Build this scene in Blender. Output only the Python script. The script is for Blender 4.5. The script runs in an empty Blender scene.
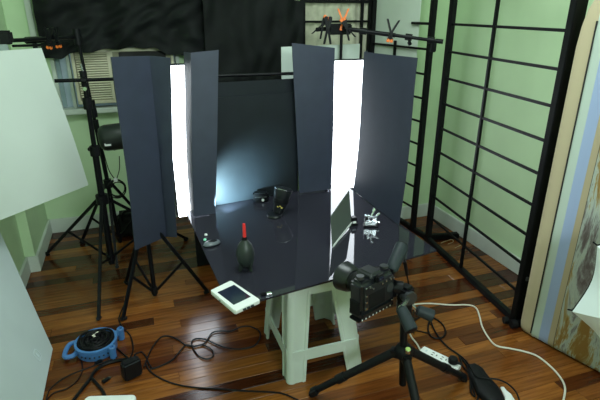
import bpy, bmesh, math, random
from mathutils import Vector as V, Matrix
random.seed(7)
SC = bpy.context.scene
COL = SC.collection
PI = math.pi

# ------------------------------------------------------------ camera
FPX, PITCH, YAW, CAMH = 481.0, math.radians(21.6), math.radians(19.1), 1.5
fw = V((math.sin(YAW)*math.cos(PITCH), math.cos(YAW)*math.cos(PITCH), -math.sin(PITCH)))
rt = V((math.cos(YAW), -math.sin(YAW), 0)); upv = rt.cross(fw)
cd = bpy.data.cameras.new('camera'); cam = bpy.data.objects.new('camera', cd); COL.objects.link(cam)
cam.location = (0, 0, CAMH); cam.rotation_euler = (PI/2-PITCH, 0, -YAW)
cd.sensor_width = 36; cd.lens = 36*FPX/600; cd.clip_start = .02
SC.camera = cam

# ------------------------------------------------------------ world, lamps, exposure
W = bpy.data.worlds.new('outside'); SC.world = W; W.use_nodes = True
W.node_tree.nodes['Background'].inputs[0].default_value = (.62, .80, .88, 1)
W.node_tree.nodes['Background'].inputs[1].default_value = .8
def area(name, loc, rot, sx, sy, power, col):
    l = bpy.data.lights.new(name, 'AREA'); l.shape = 'RECTANGLE'; l.size = sx; l.size_y = sy
    l.energy = power; l.color = col
    o = bpy.data.objects.new(name, l); o.location = loc; o.rotation_euler = rot; COL.objects.link(o); return o
area('ceiling_lamp', (.70, 1.75, 2.42), (0, 0, 0), 1.2, .7, 29, (.86, 1.0, .98))
area('added_front_fill', (.75, -1.30, 2.05), (math.radians(82), 0, 0), 1.2, .35, 50, (.86, 1.0, .99))      # added fill light behind the photographer, no lamp known there
STRIP = 9.0                                   # radiance of the two strip lights
sp = bpy.data.lights.new('added_backdrop_spot', 'SPOT'); sp.energy = 58; sp.color = (.55, .86, .96)  # added spot without a lamp body, makes the glow on the backdrop
sp.spot_size = math.radians(84); sp.spot_blend = .7; sp.shadow_soft_size = .012
spo = bpy.data.objects.new('added_backdrop_spot', sp); COL.objects.link(spo)
spo.location = (.385, 2.345, .505)
spo.rotation_euler = (V((.465, 2.545, .570))-V(spo.location)).to_track_quat('-Z', 'Y').to_euler()
SC.view_settings.view_transform = 'Standard'; SC.view_settings.look = 'None'
SC.view_settings.gamma = 1; SC.view_settings.use_curve_mapping = False
SC.view_settings.exposure = 0.0

# ------------------------------------------------------------ materials
def lin(c): return tuple(((x/255/12.92) if x/255 <= .04045 else ((x/255+.055)/1.055)**2.4) for x in c)
def mat(name, col, rough=.6, metal=0, noise=0, nscale=40, bump=0, bscale=200, spec=.5, coat=0, emis=None, estr=0):
    """col in linear 0..1; noise = relative colour variation"""
    m = bpy.data.materials.new(name); m.use_nodes = True
    nt = m.node_tree; b = nt.nodes['Principled BSDF']
    b.inputs['Base Color'].default_value = (*col, 1)
    b.inputs['Roughness'].default_value = rough; b.inputs['Metallic'].default_value = metal
    b.inputs['Specular IOR Level'].default_value = spec; b.inputs['Coat Weight'].default_value = coat
    b.inputs['Coat Roughness'].default_value = .08
    if emis:
        b.inputs['Emission Color'].default_value = (*emis, 1); b.inputs['Emission Strength'].default_value = estr
    tc = nt.nodes.new('ShaderNodeTexCoord')
    if noise:
        n = nt.nodes.new('ShaderNodeTexNoise'); n.inputs['Scale'].default_value = nscale; n.inputs['Detail'].default_value = 4
        nt.links.new(tc.outputs['Object'], n.inputs['Vector'])
        r = nt.nodes.new('ShaderNodeValToRGB')
        r.color_ramp.elements[0].position = .3; r.color_ramp.elements[1].position = .7
        r.color_ramp.elements[0].color = (*[c*(1-noise) for c in col], 1)
        r.color_ramp.elements[1].color = (*[min(1, c*(1+noise)) for c in col], 1)
        nt.links.new(n.outputs['Fac'], r.inputs['Fac']); nt.links.new(r.outputs['Color'], b.inputs['Base Color'])
    if bump:
        n2 = nt.nodes.new('ShaderNodeTexNoise'); n2.inputs['Scale'].default_value = bscale
        nt.links.new(tc.outputs['Object'], n2.inputs['Vector'])
        bp = nt.nodes.new('ShaderNodeBump'); bp.inputs['Strength'].default_value = bump; bp.inputs['Distance'].default_value = .004
        nt.links.new(n2.outputs['Fac'], bp.inputs['Height']); nt.links.new(bp.outputs['Normal'], b.inputs['Normal'])
    return m
M = {}
M['wall'] = mat('green_paint', (.54, .72, .45), .75, noise=.05, nscale=3, bump=.05)
M['ceil'] = mat('ceiling_paint', (.72, .74, .68), .8, noise=.03, nscale=3)
M['trim'] = mat('white_trim_paint', (.60, .66, .60), .5, noise=.06, nscale=6)
M['black'] = mat('black_metal', (.0045, .005, .0065), .38, noise=.3, nscale=60, spec=.16)
M['blackpl'] = mat('black_plastic', (.005, .0055, .007), .42, noise=.2, nscale=80, spec=.2)
M['camera'] = mat('black_camera_shell', (.008, .0095, .012), .33, noise=.15, nscale=90, spec=.5)
M['rubber'] = mat('black_rubber', (.005, .0055, .0065), .6, noise=.2, nscale=50, spec=.2)
M['cord'] = mat('black_cord', (.004, .004, .005), .5, noise=.2, nscale=80, spec=.2)
M['laq'] = mat('black_lacquer', (.0035, .004, .0045), .5, noise=.3, nscale=20, spec=.16)
M['steel'] = mat('grey_steel', (.45, .47, .50), .25, 1, noise=.1)
M['chrome'] = mat('silver_metal', (.75, .80, .83), .18, 1, noise=.05)
M['darksteel'] = mat('dark_steel', (.06, .065, .07), .35, .6, noise=.1)
M['flag'] = mat('black_foam_sheet', (.030, .0365, .062), .50, noise=.08, nscale=14, bump=.06, bscale=300, spec=.45)
M['backdrop'] = mat('black_paper_board', (.009, .0125, .0165), .6, noise=.12, nscale=9, bump=.05, bscale=400, spec=.25)
M['cloth'] = mat('black_cloth', (.0062, .0078, .0078), .72, noise=.35, nscale=10, bump=.35, bscale=22, spec=.2)
M['board'] = mat('white_foam_board', (.55, .62, .575), .7, noise=.04, nscale=2.5)
M['gboard'] = mat('pale_grey_board', (.46, .53, .54), .6, noise=.05, nscale=3)
M['gboard2'] = mat('pale_grey_print', (.54, .62, .65), .6)
M['stool'] = mat('white_green_plastic', (.52, .58, .54), .42, noise=.05, nscale=7)
M['white'] = mat('white_plastic', (.74, .77, .76), .35, noise=.03, nscale=20)
M['cream'] = mat('cream_fabric', (.50, .50, .38), .85, noise=.14, nscale=24, bump=.1, bscale=120)
M['pale'] = mat('pale_sheet', (.60, .68, .60), .8, noise=.05, nscale=4)
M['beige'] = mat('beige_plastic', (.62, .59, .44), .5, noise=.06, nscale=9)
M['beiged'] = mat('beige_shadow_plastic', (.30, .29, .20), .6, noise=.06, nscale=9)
M['dark'] = mat('dark_recess', (.01, .01, .01), .7, noise=.2)
M['orange'] = mat('orange_rubber', (.85, .20, .03), .45, noise=.08, nscale=30)
M['red'] = mat('red_plastic', (.75, .03, .03), .35, noise=.05, nscale=30)
M['blue'] = mat('blue_plastic', (.055, .165, .40), .42, noise=.12, nscale=25)
M['screen'] = mat('dark_glass', (.010, .016, .035), .10, noise=.1, nscale=5, spec=.6)
M['card'] = mat('grey_card', (.085, .105, .092), .75, noise=.04, nscale=10)
M['greyh'] = mat('grey_rubber_grip', (.022, .029, .034), .5, noise=.1, nscale=60, spec=.2)
M['blower'] = mat('dark_green_rubber', (.015, .021, .020), .42, noise=.12, nscale=30)
M['mouse'] = mat('silver_grey_plastic', (.12, .135, .16), .3, noise=.05)
M['gold'] = mat('gold_print', (.65, .50, .12), .4, .4, noise=.1)
M['green'] = mat('pale_green_plastic', (.30, .75, .55), .3, noise=.1)
M['twig'] = mat('pale_tie', (.40, .30, .16), .6, noise=.2)
M['whitecord'] = mat('cream_cord', (.62, .60, .50), .45, noise=.08, nscale=60)
M['umb'] = mat('white_nylon', (.74, .82, .86), .6, noise=.04, nscale=6)
M['winframe'] = mat('window_paint', (.58, .64, .58), .5, noise=.05, nscale=8)
M['lcd'] = mat('bubble_green', (.55, .75, .25), .2, noise=.05)

# strip diffuser: a lamp, gives off light
M['lamp'] = mat('lit_diffuser', (.9, .9, .9), .5, emis=(.86, .93, 1.0), estr=STRIP)

def pane_mat():
    m = bpy.data.materials.new('frosted_pane'); m.use_nodes = True; nt = m.node_tree; b = nt.nodes['Principled BSDF']
    b.inputs['Base Color'].default_value = (.62, .74, .78, 1); b.inputs['Roughness'].default_value = .35
    b.inputs['Transmission Weight'].default_value = .35
    n = nt.nodes.new('ShaderNodeTexNoise'); n.inputs['Scale'].default_value = 60
    bp = nt.nodes.new('ShaderNodeBump'); bp.inputs['Strength'].default_value = .2
    nt.links.new(n.outputs['Fac'], bp.inputs['Height']); nt.links.new(bp.outputs['Normal'], b.inputs['Normal'])
    return m
M['pane'] = pane_mat()

def smoked():
    """glossy smoked acrylic: mirror coat by Fresnel over a dark see-through body"""
    m = bpy.data.materials.new('smoked_black_acrylic'); m.use_nodes = True; nt = m.node_tree
    nt.nodes.remove(nt.nodes['Principled BSDF']); out = nt.nodes['Material Output']
    fr = nt.nodes.new('ShaderNodeFresnel'); fr.inputs['IOR'].default_value = 1.50
    gl = nt.nodes.new('ShaderNodeBsdfGlossy'); gl.inputs['Roughness'].default_value = .035
    df = nt.nodes.new('ShaderNodeBsdfDiffuse'); df.inputs['Color'].default_value = (.044, .044, .062, 1)
    tr = nt.nodes.new('ShaderNodeBsdfTransparent'); tr.inputs['Color'].default_value = (.30, .31, .34, 1)
    mx = nt.nodes.new('ShaderNodeMixShader'); mx.inputs[0].default_value = .5
    m2 = nt.nodes.new('ShaderNodeMixShader')
    n = nt.nodes.new('ShaderNodeTexNoise'); n.inputs['Scale'].default_value = 3
    mr = nt.nodes.new('ShaderNodeMapRange'); mr.inputs[3].default_value = .02; mr.inputs[4].default_value = .06
    nt.links.new(n.outputs['Fac'], mr.inputs[0]); nt.links.new(mr.outputs[0], gl.inputs['Roughness'])
    nt.links.new(df.outputs[0], mx.inputs[1]); nt.links.new(tr.outputs[0], mx.inputs[2])
    nt.links.new(fr.outputs[0], m2.inputs[0]); nt.links.new(mx.outputs[0], m2.inputs[1]); nt.links.new(gl.outputs[0], m2.inputs[2])
    nt.links.new(m2.outputs[0], out.inputs['Surface'])
    return m
M['acrylic'] = smoked()

def wood():
    m = bpy.data.materials.new('varnished_floorboard'); m.use_nodes = True; nt = m.node_tree; b = nt.nodes['Principled BSDF']
    L = nt.links.new
    tc = nt.nodes.new('ShaderNodeTexCoord'); oi = nt.nodes.new('ShaderNodeObjectInfo')
    mp = nt.nodes.new('ShaderNodeMapping'); mp.inputs['Scale'].default_value = (2.2, 38, 20)
    ad = nt.nodes.new('ShaderNodeVectorMath'); ad.operation = 'ADD'
    mu = nt.nodes.new('ShaderNodeMath'); mu.operation = 'MULTIPLY'; mu.inputs[1].default_value = 37
    L(oi.outputs['Random'], mu.inputs[0]); L(tc.outputs['Object'], ad.inputs[0]); L(mu.outputs[0], ad.inputs[1])
    L(ad.outputs[0], mp.inputs['Vector'])
    n = nt.nodes.new('ShaderNodeTexNoise'); n.inputs['Scale'].default_value = 2.0; n.inputs['Detail'].default_value = 6; n.inputs['Roughness'].default_value = .62
    L(mp.outputs[0], n.inputs['Vector'])
    r1 = nt.nodes.new('ShaderNodeValToRGB')       # board to board
    e = r1.color_ramp.elements
    e[0].position = 0; e[0].color = (.042, .011, .003, 1); e[1].position = 1; e[1].color = (.28, .105, .021, 1)
    for p, c in ((.2, (.085, .022, .005)), (.45, (.150, .048, .010)), (.75, (.205, .074, .016))):
        x = e.new(p); x.color = (*c, 1)
    L(oi.outputs['Random'], r1.inputs['Fac'])
    r2 = nt.nodes.new('ShaderNodeValToRGB'); r2.color_ramp.elements[0].position = .28; r2.color_ramp.elements[1].position = .72
    r2.color_ramp.elements[0].color = (.45, .40, .36, 1); r2.color_ramp.elements[1].color = (1.25, 1.2, 1.15, 1)
    L(n.outputs['Fac'], r2.inputs['Fac'])
    mx = nt.nodes.new('ShaderNodeMix'); mx.data_type = 'RGBA'; mx.blend_type = 'MULTIPLY'; mx.inputs[0].default_value = 1
    L(r1.outputs['Color'], mx.inputs[6]); L(r2.outputs['Color'], mx.inputs[7]); L(mx.outputs[2], b.inputs['Base Color'])
    b.inputs['Roughness'].default_value = .20; b.inputs['Specular IOR Level'].default_value = .42
    bp = nt.nodes.new('ShaderNodeBump'); bp.inputs['Strength'].default_value = .08; bp.inputs['Distance'].default_value = .002
    L(n.outputs['Fac'], bp.inputs['Height']); L(bp.outputs['Normal'], b.inputs['Normal'])
    return m
M['wood'] = wood()

def mattress_mat():
    """printed ticking: stripes along local x, then a mottled brown print"""
    m = bpy.data.materials.new('printed_ticking'); m.use_nodes = True; nt = m.node_tree; b = nt.nodes['Principled BSDF']
    L = nt.links.new
    tc = nt.nodes.new('ShaderNodeTexCoord'); sx = nt.nodes.new('ShaderNodeSeparateXYZ'); L(tc.outputs['Object'], sx.inputs[0])
    mr = nt.nodes.new('ShaderNodeMapRange'); mr.inputs[1].default_value = -.05; mr.inputs[2].default_value = .15
    L(sx.outputs['X'], mr.inputs[0])
    r = nt.nodes.new('ShaderNodeValToRGB'); r.color_ramp.interpolation = 'CONSTANT'
    f = lambda s: (s+.05)/.2
    el = r.color_ramp.elements
    el[0].position = 0; el[0].color = (.50, .42, .28, 1); el[1].position = f(.028); el[1].color = (.50, .58, .54, 1)
    for s, c in ((.064, (.34, .42, .66)), (.108, (.44, .36, .24)), (.134, (.10, .09, .07)), (.137, (.5, .5, .5))):
        x = el.new(f(s)); x.color = (*c, 1)
    L(mr.outputs[0], r.inputs['Fac'])
    mp = nt.nodes.new('ShaderNodeMapping'); mp.inputs['Scale'].default_value = (1.0, 1, .2); L(tc.outputs['Object'], mp.inputs['Vector'])
    n = nt.nodes.new('ShaderNodeTexNoise'); n.inputs['Scale'].default_value = 13; n.inputs['Detail'].default_value = 7; n.inputs['Roughness'].default_value = .7; n.inputs['Distortion'].default_value = .5
    L(mp.outputs[0], n.inputs['Vector'])
    r2 = nt.nodes.new('ShaderNodeValToRGB'); e = r2.color_ramp.elements
    e[0].position = .38; e[0].color = (.13, .10, .10, 1); e[1].position = .59; e[1].color = (.27, .14, .03, 1)
    for p, c in ((.43, (.22, .20, .20)), (.47, (.38, .42, .39)), (.505, (.44, .48, .43)), (.545, (.33, .24, .10))):
        x = e.new(p); x.color = (*c, 1)
    L(n.outputs['Fac'], r2.inputs['Fac'])
    gt = nt.nodes.new('ShaderNodeMath'); gt.operation = 'GREATER_THAN'; gt.inputs[1].default_value = .137; L(sx.outputs['X'], gt.inputs[0])
    mx = nt.nodes.new('ShaderNodeMix'); mx.data_type = 'RGBA'
    L(gt.outputs[0], mx.inputs[0]); L(r.outputs['Color'], mx.inputs[6]); L(r2.outputs['Color'], mx.inputs[7]); L(mx.outputs[2], b.inputs['Base Color'])
    b.inputs['Roughness'].default_value = .85
    w = nt.nodes.new('ShaderNodeTexNoise'); w.inputs['Scale'].default_value = 260; L(tc.outputs['Object'], w.inputs['Vector'])
    bp = nt.nodes.new('ShaderNodeBump'); bp.inputs['Strength'].default_value = .15; bp.inputs['Distance'].default_value = .003
    L(w.outputs['Fac'], bp.inputs['Height']); L(bp.outputs['Normal'], b.inputs['Normal'])
    return m
M['mattress'] = mattress_mat()

# ------------------------------------------------------------ mesh helpers
def at(x, y, Y=None, X=None, Z=None):
    """where the sight line of photo point (x, y) meets a plane of the room"""
    d = fw + rt*((x-300)/FPX) - upv*((y-200)/FPX)
    o = V((0, 0, CAMH))
    t = Y/d.y if Y is not None else X/d.x if X is not None else (Z-CAMH)/d.z
    return o + d*t
def frame(d):
    d = V(d).normalized(); a = V((0, 0, 1)) if abs(d.z) < .9 else V((1, 0, 0))
    u = d.cross(a).normalized(); return d, u, u.cross(d)
class MB:
    def __init__(s): s.v = []; s.f = []
    def add(s, vs, fs):
        o = len(s.v); s.v += [V(p) for p in vs]; s.f += [tuple(i+o for i in f) for f in fs]; return s
    def hexa(s, a, b, c, d, e, f, g, h):     # bottom a b c d, top e f g h
        return s.add([a, b, c, d, e, f, g, h], [(3, 2, 1, 0), (4, 5, 6, 7), (0, 1, 5, 4), (1, 2, 6, 5), (2, 3, 7, 6), (3, 0, 4, 7)])
    def box(s, c, size, ax=None):
        c = V(c); X, Y, Z = ax if ax else (V((1, 0, 0)), V((0, 1, 0)), V((0, 0, 1)))
        x, y, z = X*size[0]/2, Y*size[1]/2, Z*size[2]/2
        return s.hexa(c-x-y-z, c+x-y-z, c+x+y-z, c-x+y-z, c-x-y+z, c+x-y+z, c+x+y+z, c-x+y+z)
    def bar(s, p0, p1, w, h, up=(0, 0, 1)):
        p0, p1 = V(p0), V(p1); d = (p1-p0); n = V(up); 
        if abs(d.normalized().dot(n)) > .98: n = V((1, 0, 0))
        sd = d.cross(n).normalized(); n = sd.cross(d).normalized()
        return s.box((p0+p1)/2, (d.length, w, h), (d.normalized(), sd, n))
    def rings(s, rs, cap=True, close=False):
        n = len(rs[0]); o = len(s.v); k = len(rs)
        for r in rs: s.v += [V(p) for p in r]
        for i in range(k if close else k-1):
            j = (i+1) % k
            for a in range(n):
                b = (a+1) % n
                s.f.append((o+i*n+a, o+i*n+b, o+j*n+b, o+j*n+a))
        if cap and not close:
            s.f.append(tuple(o+a for a in reversed(range(n)))); s.f.append(tuple(o+(k-1)*n+a for a in range(n)))
        return s
    def cyl(s, p0, p1, r0, r1=None, n=12):
        r1 = r0 if r1 is None else r1
        d, u, w = frame(V(p1)-V(p0))
        return s.rings([[V(p)+(u*math.cos(2*PI*a/n)+w*math.sin(2*PI*a/n))*r for a in range(n)] for p, r in ((p0, r0), (p1, r1))])
    def lathe(s, base, axis, prof, n=20):   # prof: (radius, distance)
        d, u, w = frame(axis); b = V(base)
        return s.rings([[b+d*h+(u*math.cos(2*PI*a/n)+w*math.sin(2*PI*a/n))*max(r, .0004) for a in range(n)] for r, h in prof])
    def tube(s, pts, r, n=6, close=False):
        pts = [V(p) for p in pts]; k = len(pts); rs = []; u = None
        for i in range(k):
            if close: t = pts[(i+1) % k]-pts[i-1]
            else: t = pts[min(i+1, k-1)]-pts[max(i-1, 0)]
            t.normalize()
            if u is None: _, u, w = frame(t)
            u = (u-t*u.dot(t)).normalized(); w = t.cross(u)
            rs.append([pts[i]+(u*math.cos(2*PI*a/n)+w*math.sin(2*PI*a/n))*r for a in range(n)])
        return s.rings(rs, True, close)
    def grid(s, fn, nu, nv):
        o = len(s.v)
        for j in range(nv+1):
            for i in range(nu+1): s.v.append(V(fn(i/nu, j/nv)))
        for j in range(nv):
            for i in range(nu):
                a = o+j*(nu+1)+i; s.f.append((a, a+1, a+nu+2, a+nu+1))
        return s
    def slab(s, bot, top, th, rows=6, bulge=0, sub=3):
        """upright sheet along a plan polyline; bot/top lists of points, real thickness"""
        B = []; T = []
        for i in range(len(bot)-1):
            for k in range(sub):
                t = k/sub; B.append(V(bot[i]).lerp(V(bot[i+1]), t)); T.append(V(top[i]).lerp(V(top[i+1]), t))
        B.append(V(bot[-1])); T.append(V(top[-1])); n = len(B)
        nor = []
        for i in range(n):
            t = B[min(i+1, n-1)]-B[max(i-1, 0)]; nor.append(V((t.y, -t.x, 0)).normalized())
        loops = []
        for j in range(rows+1):
            f = j/rows; bl = math.sin(PI*f*1.5)*bulge
            mid = [B[i].lerp(T[i], f)+nor[i]*bl for i in range(n)]
            loops.append([mid[i]+nor[i]*th/2 for i in range(n)]+[mid[i]-nor[i]*th/2 for i in reversed(range(n))])
        return s.rings(loops)
    def prism(s, poly, h):                    # poly: 3D points, h: extrusion vector
        n = len(poly); h = V(h)
        return s.add([V(p) for p in poly]+[V(p)+h for p in poly],
                     [tuple(reversed(range(n))), tuple(range(n, 2*n))]+[(i, (i+1) % n, (i+1) % n+n, i+n) for i in range(n)])
    def build(s, name, m, parent=None, bevel=0, origin=None, smooth=35, seg=2):
        off = V((0, 0, 0))
        if origin is not None: off = V(origin)
        elif parent is not None: off = ORG[parent.name]
        me = bpy.data.meshes.new(name); me.from_pydata([v-off for v in s.v], [], s.f)
        bm = bmesh.new(); bm.from_mesh(me); bmesh.ops.recalc_face_normals(bm, faces=bm.faces)
        if bevel:
            ed = [e for e in bm.edges if len(e.link_faces) == 2 and e.calc_face_angle(0) > .6]
            bmesh.ops.bevel(bm, geom=ed, offset=bevel, segments=seg, affect='EDGES', clamp_overlap=True)
        bm.to_mesh(me); bm.free()
        for p in me.polygons: p.use_smooth = True
        me.set_sharp_from_angle(angle=math.radians(smooth))
        if m: me.materials.append(m)
        o = bpy.data.objects.new(name, me); COL.objects.link(o)
        if parent is not None: o.parent = parent; ORG[o.name] = off
        else: o.location = off; ORG[o.name] = off
        return o
ORG = {}
def thing(name, label, cat, loc, group=None):
    o = bpy.data.objects.new(name, None); o.empty_display_size = .05; COL.objects.link(o); o.location = loc
    ORG[o.name] = V(loc); return tag(o, label, cat, group)
def tag(o, label, cat, group=None):
    o['label'] = label; o['category'] = cat
    if group: o['group'] = group
    return o
def struct(o): o['kind'] = 'structure'; return o
def spline(pts, n=6):
    """Catmull-Rom through the points"""
    P = [V(p) for p in pts]; P = [P[0]*2-P[1]]+P+[P[-1]*2-P[-2]]; out = []
    for i in range(1, len(P)-2):
        for k in range(n):
            t = k/n; a, b, c, d = P[i-1], P[i], P[i+1], P[i+2]
            out.append(.5*((2*b)+(c-a)*t+(2*a-5*b+4*c-d)*t*t+(3*b-a-3*c+d)*t**3))
    return out+[P[-2]]
def floorpath(px, z=.004): return spline([(*at(x, y, Z=z).xy, z) for x, y in px])

# ============================================================ SETTING
XL, XR, YB, YF, ZC = -.73, 2.10, 3.56, -1.5, 2.5
XL2 = -.675                                         # left wall steps in past Y 2.99
fl = struct(MB().box(((XL+XR)/2, (YB+YF)/2, -.03), (XR-XL+.3, YB-YF+.3, .04)).build('floor', M['wood'])); ORG['floor'] = V((0, 0, 0))
PW = .066; y = 1.0; row = 0
while y < YB-.005:
    x = XL - random.random()*1.1; y1 = min(y+PW, YB)
    while x < XR:
        ln = random.uniform(.75, 1.7); a, b = max(x, XL), min(x+ln, XR)
        if b-a > .02:
            c = V(((a+b)/2, (y+y1)/2, 0)); g = .0009; h = random.uniform(-.0006, 0)
            p = MB().box((c.x, c.y, -.006+h), (b-a-g, y1-y-g, .012)).build('floorboard', M['wood'], fl, bevel=.0012, origin=c, seg=1)
            p.parent = fl; p.location = c
        x += ln
    y += PW; row += 1
st = MB(); y = YF
while y < 1.0:
    y1 = min(y+PW, 1.0); st.box(((XL+XR)/2, (y+y1)/2, -.006), (XR-XL, y1-y-.001, .012)); y += PW
o = st.build('near_floorboards', M['wood'], fl); o['kind'] = 'stuff'

# back wall with the window opening
wx0, wx1, wz0, wz1 = -.47, .34, .87, 1.62
m = MB()
m.box(((XL2+wx0)/2-.05, YB+.05, ZC/2), (wx0-XL2+.1, .1, ZC)).box(((wx1+XR)/2+.05, YB+.05, ZC/2), (XR-wx1+.1, .1, ZC))
m.box(((wx0+wx1)/2, YB+.05, wz0/2), (wx1-wx0, .1, wz0)).box(((wx0+wx1)/2, YB+.05, (wz1+ZC)/2), (wx1-wx0, .1, ZC-wz1))
struct(m.build('wall_back', M['wall']))
struct(MB().box((XL-.05, (YF+2.99)/2, ZC/2), (.1, 2.99-YF, ZC)).box((XL2-.08, (2.99+YB)/2, ZC/2), (.16, YB-2.99, ZC)).build('wall_left', M['wall']))
struct(MB().box((XR+.05, (YF+YB)/2, ZC/2), (.1, YB-YF+.2, ZC)).box(((1.845+XR)/2, 3.0, ZC/2), (XR-1.845, .1, ZC)).build('wall_right', M['wall']))
struct(MB().box(((XL+XR)/2, YF-.05, ZC/2), (XR-XL+.2, .1, ZC)).build('wall_front', M['wall']))
struct(MB().box(((XL+XR)/2, (YB+YF)/2, ZC+.03), (XR-XL+.2, YB-YF+.2, .06)).build('ceiling', M['ceil']))
H = .105; T = .016
struct(MB().box((XL+T/2, (YF+2.99)/2, H/2), (T, 2.99-YF, H)).box(((XL+XL2+T)/2, 2.99-T/2, H/2), (XL2+T-XL, T, H)).box((XL2+T/2, (2.99+YB)/2, H/2), (T, YB-2.99, H)).build('baseboard_left', M['trim'], bevel=.003))
struct(MB().box(((XL2+XR)/2, YB-T/2, H/2), (XR-XL2, T, H)).build('baseboard_back', M['trim'], bevel=.003))
struct(MB().box((XR-T/2, (YF+2.95)/2, H/2), (T, 2.95-YF, H)).box(((1.845+XR)/2, 2.95-T/2, H/2), (XR-1.845, T, H)).box((1.845-T/2, 3.0-T/2, H/2), (T, .1+T, H)).build('baseboard_right', M['trim'], bevel=.003))
struct(MB().box((-.535, YB-.012, (.87+1.75)/2), (.035, .026, .9)).build('trim_1', M['trim'], bevel=.003))
# window: frame, sill, mullion, pane
wf = struct(MB().box((wx0+.012, YB+.03, (wz0+wz1)/2), (.024, .09, wz1-wz0)).box((wx1-.012, YB+.03, (wz0+wz1)/2), (.024, .09, wz1-wz0))
            .box(((wx0+wx1)/2, YB+.03, wz1-.012), (wx1-wx0, .09, .024)).box((-.368, YB+.03, (wz0+wz1)/2), (.02, .06, wz1-wz0)).build('window_1', M['winframe'], bevel=.002))
MB().box(((wx0+wx1)/2, YB-.01, wz0-.005), (wx1-wx0+.04, .10, .035)).build('sill', M['winframe'], wf, bevel=.004)
MB().box(((wx0-.36)/2, YB+.06, (wz0+wz1)/2), (.11, .006, wz1-wz0)).build('pane', M['pane'], wf)
MB().box(((wx1-.36)/2, YB+.075, (wz0+wz1)/2), (wx1+.36, .006, wz1-wz0)).build('pane', M['pane'], wf)
MB().box((-.437, YB+.035, 1.2), (.035, .012, .62)).build('blind_strip', mat('grey_blue_blind', (.26, .36, .38), .6, noise=.05), wf)

# ============================================================ FOLDING SCREEN (black grid)
sc = thing('folding_screen', 'tall black lacquered grid screen, mostly without paper, standing along the green right wall', 'screen', (1.8, 2.1, 0))
rows = [.18+.155*i for i in range(11)]; HT = 1.86
def panel(p0, p1, mids, rws, posts=(1, 1), hz=HT):
    a, b = V((*p0, 0)), V((*p1, 0)); L = (b-a)
    for k, q in enumerate((a, b)):
        if posts[k]: MB().box((q.x, q.y, hz/2+.01), (.034, .034, hz-.02)).build('post', M['laq'], sc, bevel=.003)
    for t in mids:
        q = a+L*t; MB().box((q.x, q.y, hz/2+.01), (.017, .017, hz-.04)).build('mullion', M['laq'], sc, bevel=.002)
    for z in rws:
        MB().bar(a+V((0, 0, z)), b+V((0, 0, z)),   .0115, .0135).build('bar', M['laq'], sc, bevel=.002)
    MB().bar(a+V((0, 0, hz-.015)), b+V((0, 0, hz-.015)), .026, .03).build('top_rail', M['laq'], sc, bevel=.003)
pB0, pB1 = (1.830, 2.56), (1.717, 1.596)
pA0, pA1 = (1.812, 2.73), (1.748, 3.40)
panel(pB0, pB1, (.452,), rows)
panel(pA0, pA1, (), rows[:8])
ma = V((*pA0, 0)).lerp(V((*pA1, 0)), .56); MB().box((ma.x, ma.y, .65), (.017, .017, 1.30)).build('mullion', M['laq'], sc, bevel=.002)
MB().bar((*pA0, 1.418), (ma.x-(ma.x-pA0[0])*.45, ma.y-(ma.y-pA0[1])*.45, 1.418), .014, .016).build('bar', M['laq'], sc, bevel=.002)
MB().box((1.760, 1.610, HT/2), (.044, .028, HT)).build('post', M['laq'], sc, bevel=.003)
MB().bar((1.722, 1.555, .016), (1.832, 2.60, .016), .036, .032).build('base_rail', M['laq'], sc, bevel=.004)
MB().bar((1.832, 2.56, .016), (1.770, 3.42, .016), .036, .032).build('base_rail', M['laq'], sc, bevel=.004)
MB().bar((1.855, 2.575, .019), (2.06, 2.535, .019), .045, .036).build('foot', M['laq'], sc, bevel=.005)
c = MB().cyl((1.672, 1.568, .022), (1.698, 1.562, .022), .022, n=14).cyl((1.664, 1.612, .018), (1.684, 1.606, .018), .018, n=14)
c.build('caster', M['rubber'], sc)
MB().box((1.712, 1.562, .28), (.012, .012, .02)).build('hinge', M['darksteel'], sc, bevel=.002)

# screen of cream fabric at the back
cs = thing('fabric_screen', 'black framed screen with cream fabric panels standing against the back wall', 'screen', (1.45, 3.43, 0))
for x in (1.205, 1.735): MB().box((x, 3.42, .93), (.032, .028, 1.86)).build('post', M['laq'], cs, bevel=.003)
MB().box((1.665, 3.42, .93), (.02, .02, 1.82)).build('mullion', M['laq'], cs, bevel=.002)
for z in (.03, .80, 1.11, 1.42, 1.555, 1.84): MB().bar((1.205, 3.42, z), (1.735, 3.42, z), .016, .022 if z > 1.5 or z < .1 else .014).build('bar', M['laq'], cs, bevel=.002)
MB().grid(lambda u, v: (1.22+.50*u, 3.447+.007*math.sin(u*23)+.004*math.sin(u*51+v*3), .06+1.76*v), 60, 8).grid(lambda u, v: (1.22+.50*u, 3.451+.007*math.sin(u*23)+.004*math.sin(u*51+v*3), .06+1.76*v), 60, 8).build('fabric', M['cream'], cs, smooth=80)
q0, q1 = V((*pA0, 0)).lerp(V((*pA1, 0)), .22)+V((.016, 0, 0)), V((*pA0, 0)).lerp(V((*pA1, 0)), .975)+V((.016, 0, 0))
MB().slab([q0+V((0, 0, 1.11)), q1+V((0, 0, 1.11))], [q0+V((0, 0, 1.82)), q1+V((0, 0, 1.82))], .003).build('paper_pane', M['pale'], sc)['label'] = 'pale grey green paper still fixed behind the far panel'

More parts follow.
